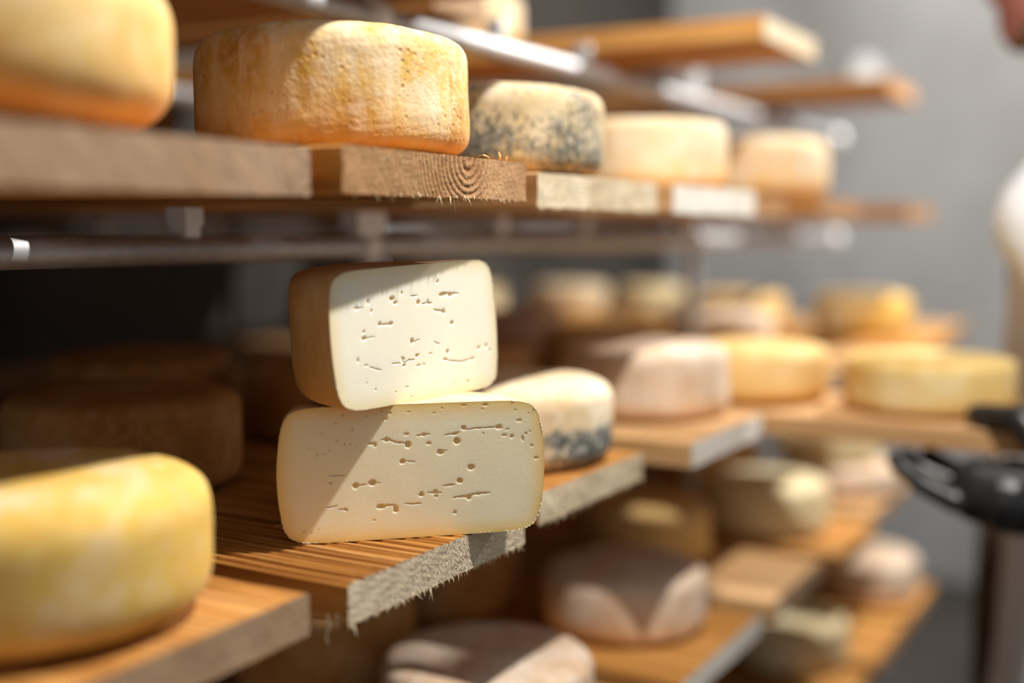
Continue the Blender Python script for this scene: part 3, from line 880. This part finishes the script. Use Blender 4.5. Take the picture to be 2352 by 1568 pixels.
SKIN = plain_mat('skin', (0.24, 0.085, 0.065), 0.55, 0, 0.3, 40.0, 0.05, (0.19, 0.06, 0.05))
BEARD = plain_mat('beard_brown', (0.12, 0.06, 0.03), 0.85, 0, 0.6, 180.0, 0.4)
COAT = plain_mat('white_cotton', (0.74, 0.75, 0.76), 0.9, 0, 0.3, 25.0, 0.15, (0.62, 0.63, 0.65))
APRON = plain_mat('brown_apron', (0.17, 0.115, 0.075), 0.8, 0, 0.4, 20.0, 0.1)
GLOVE = plain_mat('black_nitrile', (0.012, 0.012, 0.013), 0.38, 0, 0.0)
TROUS = plain_mat('grey_trousers', (0.06, 0.06, 0.065), 0.9)
SHOE = plain_mat('white_clog', (0.6, 0.6, 0.6), 0.6)

person = empty('person', (-0.05, 1.95, FLOOR), 'person in white coat and brown apron with black gloves, cut off at the right edge', 'person')
PYc = 1.95
HX, HZ = -0.066, 0.045            # head offset
# body: one continuous figure beside the pulled-out board (faces the rack, -X)
ARMS = {-1: [(-0.110, PYc - 0.12, 0.085), (-0.165, PYc - 0.175, 0.012), (-0.020, PYc - 0.285, -0.200), (-0.055, PYc - 0.465, -0.292)],
        1: [(-0.105, PYc + 0.12, 0.085), (-0.120, PYc + 0.180, 0.040), (-0.060, PYc + 0.235, -0.250), (-0.130, PYc + 0.225, -0.480)]}
body_chains = [
    [((-0.09, PYc, -0.34), 0.130), ((-0.09, PYc, -0.12), 0.120), ((-0.098, PYc, 0.05), 0.115), ((-0.110, PYc, 0.15), 0.070), ((-0.135, PYc, 0.26), 0.050)],
]
for s in (-1, 1):
    body_chains += [
        [(p, r) for p, r in zip(ARMS[s], (0.06, 0.052, 0.042, 0.030))],
        [((-0.075, PYc + s * 0.065, -0.38), 0.080), ((-0.075, PYc + s * 0.085, -0.80), 0.055), ((-0.02, PYc + s * 0.10, -1.18), 0.04), ((-0.09, PYc + s * 0.10, -1.235), 0.033), ((-0.19, PYc + s * 0.10, -1.243), 0.027)],
    ]
head_blobs = [
    ((HX + -0.085, PYc, HZ + 0.345), (0.098, 0.076, 0.105), 0.2),      # cranium
    ((HX + -0.135, PYc, HZ + 0.290), (0.068, 0.060, 0.072), 0.2),      # face
    ((HX + -0.165, PYc, HZ + 0.248), (0.036, 0.036, 0.026), 0.2),      # chin
    ((HX + -0.205, PYc, HZ + 0.312), (0.018, 0.013, 0.022), 0.4),      # nose
    ((HX + -0.190, PYc, HZ + 0.268), (0.016, 0.024, 0.010), 0.2),      # lips
    ((HX + -0.190, PYc, HZ + 0.342), (0.012, 0.045, 0.010), 0.2),      # brow
    ((HX + -0.080, PYc - 0.078, HZ + 0.315), (0.022, 0.010, 0.032), 0.2),
    ((HX + -0.080, PYc + 0.078, HZ + 0.315), (0.022, 0.010, 0.032), 0.2),
]
caps_mesh('body', body_chains, SKIN, person, 0.007, head_blobs, 4)
caps_mesh('hair', [], BEARD, person, 0.006, [((HX + -0.065, PYc, HZ + 0.372), (0.100, 0.082, 0.098), 0.45)], 3)
caps_mesh('beard', [[((HX + -0.09, PYc - 0.068, HZ + 0.285), 0.015), ((HX + -0.135, PYc - 0.05, HZ + 0.243), 0.019), ((HX + -0.172, PYc, HZ + 0.236), 0.018), ((HX + -0.135, PYc + 0.05, HZ + 0.243), 0.019), ((HX + -0.09, PYc + 0.068, HZ + 0.285), 0.015)]], BEARD, person, 0.004, [((HX + -0.125, PYc, HZ + 0.228), (0.045, 0.045, 0.020), 0.3)], 3)
for s in (-1, 1):
    e = caps_mesh('eye', [], plain_mat('eye_white', (0.8, 0.8, 0.78), 0.2), person, 0.002, [((HX + -0.187, PYc + s * 0.030, HZ + 0.324), (0.011, 0.012, 0.010), 0)], 1)
    caps_mesh('iris', [], plain_mat('iris_brown', (0.05, 0.03, 0.02), 0.2), None, 0.0015, [((HX + -0.1975, PYc + s * 0.030, HZ + 0.324), (0.0025, 0.005, 0.005), 0)], 1).parent = e
# clothing
coat_ch = [
    [((-0.080, PYc, -0.70), 0.178), ((-0.088, PYc, -0.36), 0.164), ((-0.092, PYc, -0.12), 0.150), ((-0.098, PYc, 0.055), 0.135), ((-0.108, PYc, 0.145), 0.085), ((-0.116, PYc, 0.200), 0.066)],
]
for s in (-1, 1):
    coat_ch.append([(p, r) for p, r in zip(ARMS[s], (0.082, 0.078, 0.060, 0.048))])
caps_mesh('coat', coat_ch, COAT, person, 0.007, (), 8)
bm = bmesh.new()
rows = []
for z, x, hw in ((0.02, -0.205, 0.09), (-0.10, -0.206, 0.10), (-0.22, -0.209, 0.11), (-0.32, -0.216, 0.12), (-0.45, -0.235, 0.125), (-0.60, -0.238, 0.125), (-0.80, -0.235, 0.125), (-0.95, -0.230, 0.125)):
    row = []
    for k in range(13):
        f = -1 + 2 * k / 12
        row.append(bm.verts.new((x + 0.085 * f * f * (hw / 0.125) - 0.035, PYc + f * hw, z)))
    rows.append(row)
for i in range(len(rows) - 1):
    for k in range(12):
        bm.faces.new((rows[i][k], rows[i][k + 1], rows[i + 1][k + 1], rows[i + 1][k]))
bmesh.ops.solidify(bm, geom=bm.faces[:], thickness=0.003)
bmesh.ops.translate(bm, verts=bm.verts[:], vec=-person.location)
bm_obj('apron', bm, APRON, person, True)
tr = []
for s in (-1, 1):
    tr.append([((-0.075, PYc + s * 0.065, -0.42), 0.092), ((-0.075, PYc + s * 0.085, -0.80), 0.076), ((-0.02, PYc + s * 0.10, -1.19), 0.062)])
caps_mesh('trousers', tr, TROUS, person, 0.009, (), 4)
for s in (-1, 1):
    caps_mesh('clog', [[((0.0, PYc + s * 0.10, -1.225), 0.045), ((-0.14, PYc + s * 0.10, -1.228), 0.042), ((-0.20, PYc + s * 0.10, -1.235), 0.035)]], SHOE, person, 0.006, (), 3)


y0, zb = 1.470, -0.260            # near edge and underside of the pulled-out board
# left glove: palm up under the board, fingers forward, thumb closed over the edge
ch = [
    [((-0.045, 1.492, -0.297), 0.036), ((-0.105, y0 - 0.014, -0.306), 0.040), ((-0.165, y0 - 0.008, -0.306), 0.043)],
    [((-0.170, y0 + 0.030, -0.292), 0.028), ((-0.170, y0 - 0.020, -0.306), 0.040)],
    [((-0.140, y0 - 0.022, -0.292), 0.029), ((-0.205, y0 - 0.016, -0.290), 0.029)],
    [((-0.175, y0 - 0.020, -0.304), 0.036), ((-0.205, y0 - 0.014, -0.304), 0.034)],
    [((-0.120, y0 - 0.016, -0.304), 0.040), ((-0.170, y0 + 0.025, -0.293), 0.030)],
]
for k, (ln, oy) in enumerate(((0.92, 0.036), (1.0, 0.009), (0.95, -0.018), (0.78, -0.044))):
    yk = y0 - oy
    dz = -0.012 + 0.004 * k
    ch.append([((-0.175, yk * 0.6 + y0 * 0.4, -0.302 + dz), 0.0150), ((-0.170 - 0.060 * ln, yk, -0.299 + dz), 0.0132),
               ((-0.170 - 0.100 * ln, yk + 0.001, -0.288 + dz * 0.5), 0.0126), ((-0.170 - 0.128 * ln, yk + 0.003, -0.2755), 0.0118)])
ch.append([((-0.110, y0 - 0.026, -0.290), 0.023), ((-0.125, y0 - 0.036, -0.250), 0.0185), ((-0.160, y0 - 0.014, -0.2135), 0.0165), ((-0.212, y0 + 0.022, -0.2170), 0.0145)])
caps_mesh('glove', ch, GLOVE, person, 0.0022, (), 4)
# right glove: hanging beside the body, fingers slightly curled
wx, wy, wz = ARMS[1][3]
ch = [[((wx, wy, wz + 0.01), 0.031), ((wx - 0.010, wy, wz - 0.045), 0.034), ((wx - 0.015, wy, wz - 0.075), 0.032)],
      [((wx - 0.040, wy, wz - 0.075), 0.019), ((wx + 0.022, wy, wz - 0.075), 0.019)]]
for k, ln in enumerate((0.92, 1.0, 0.95, 0.78)):
    xk = wx - 0.047 + 0.0235 * k
    ch.append([((xk, wy, wz - 0.085), 0.0115), ((xk - 0.004, wy - 0.006, wz - 0.085 - 0.042 * ln), 0.0108), ((xk - 0.006, wy - 0.020, wz - 0.085 - 0.072 * ln), 0.0098), ((xk - 0.006, wy - 0.034, wz - 0.085 - 0.088 * ln), 0.0085)])
ch.append([((wx - 0.024, wy - 0.010, wz - 0.030), 0.018), ((wx - 0.050, wy - 0.022, wz - 0.062), 0.0135), ((wx - 0.058, wy - 0.032, wz - 0.095), 0.0115)])
caps_mesh('glove', ch, GLOVE, person, 0.0022, (), 4)
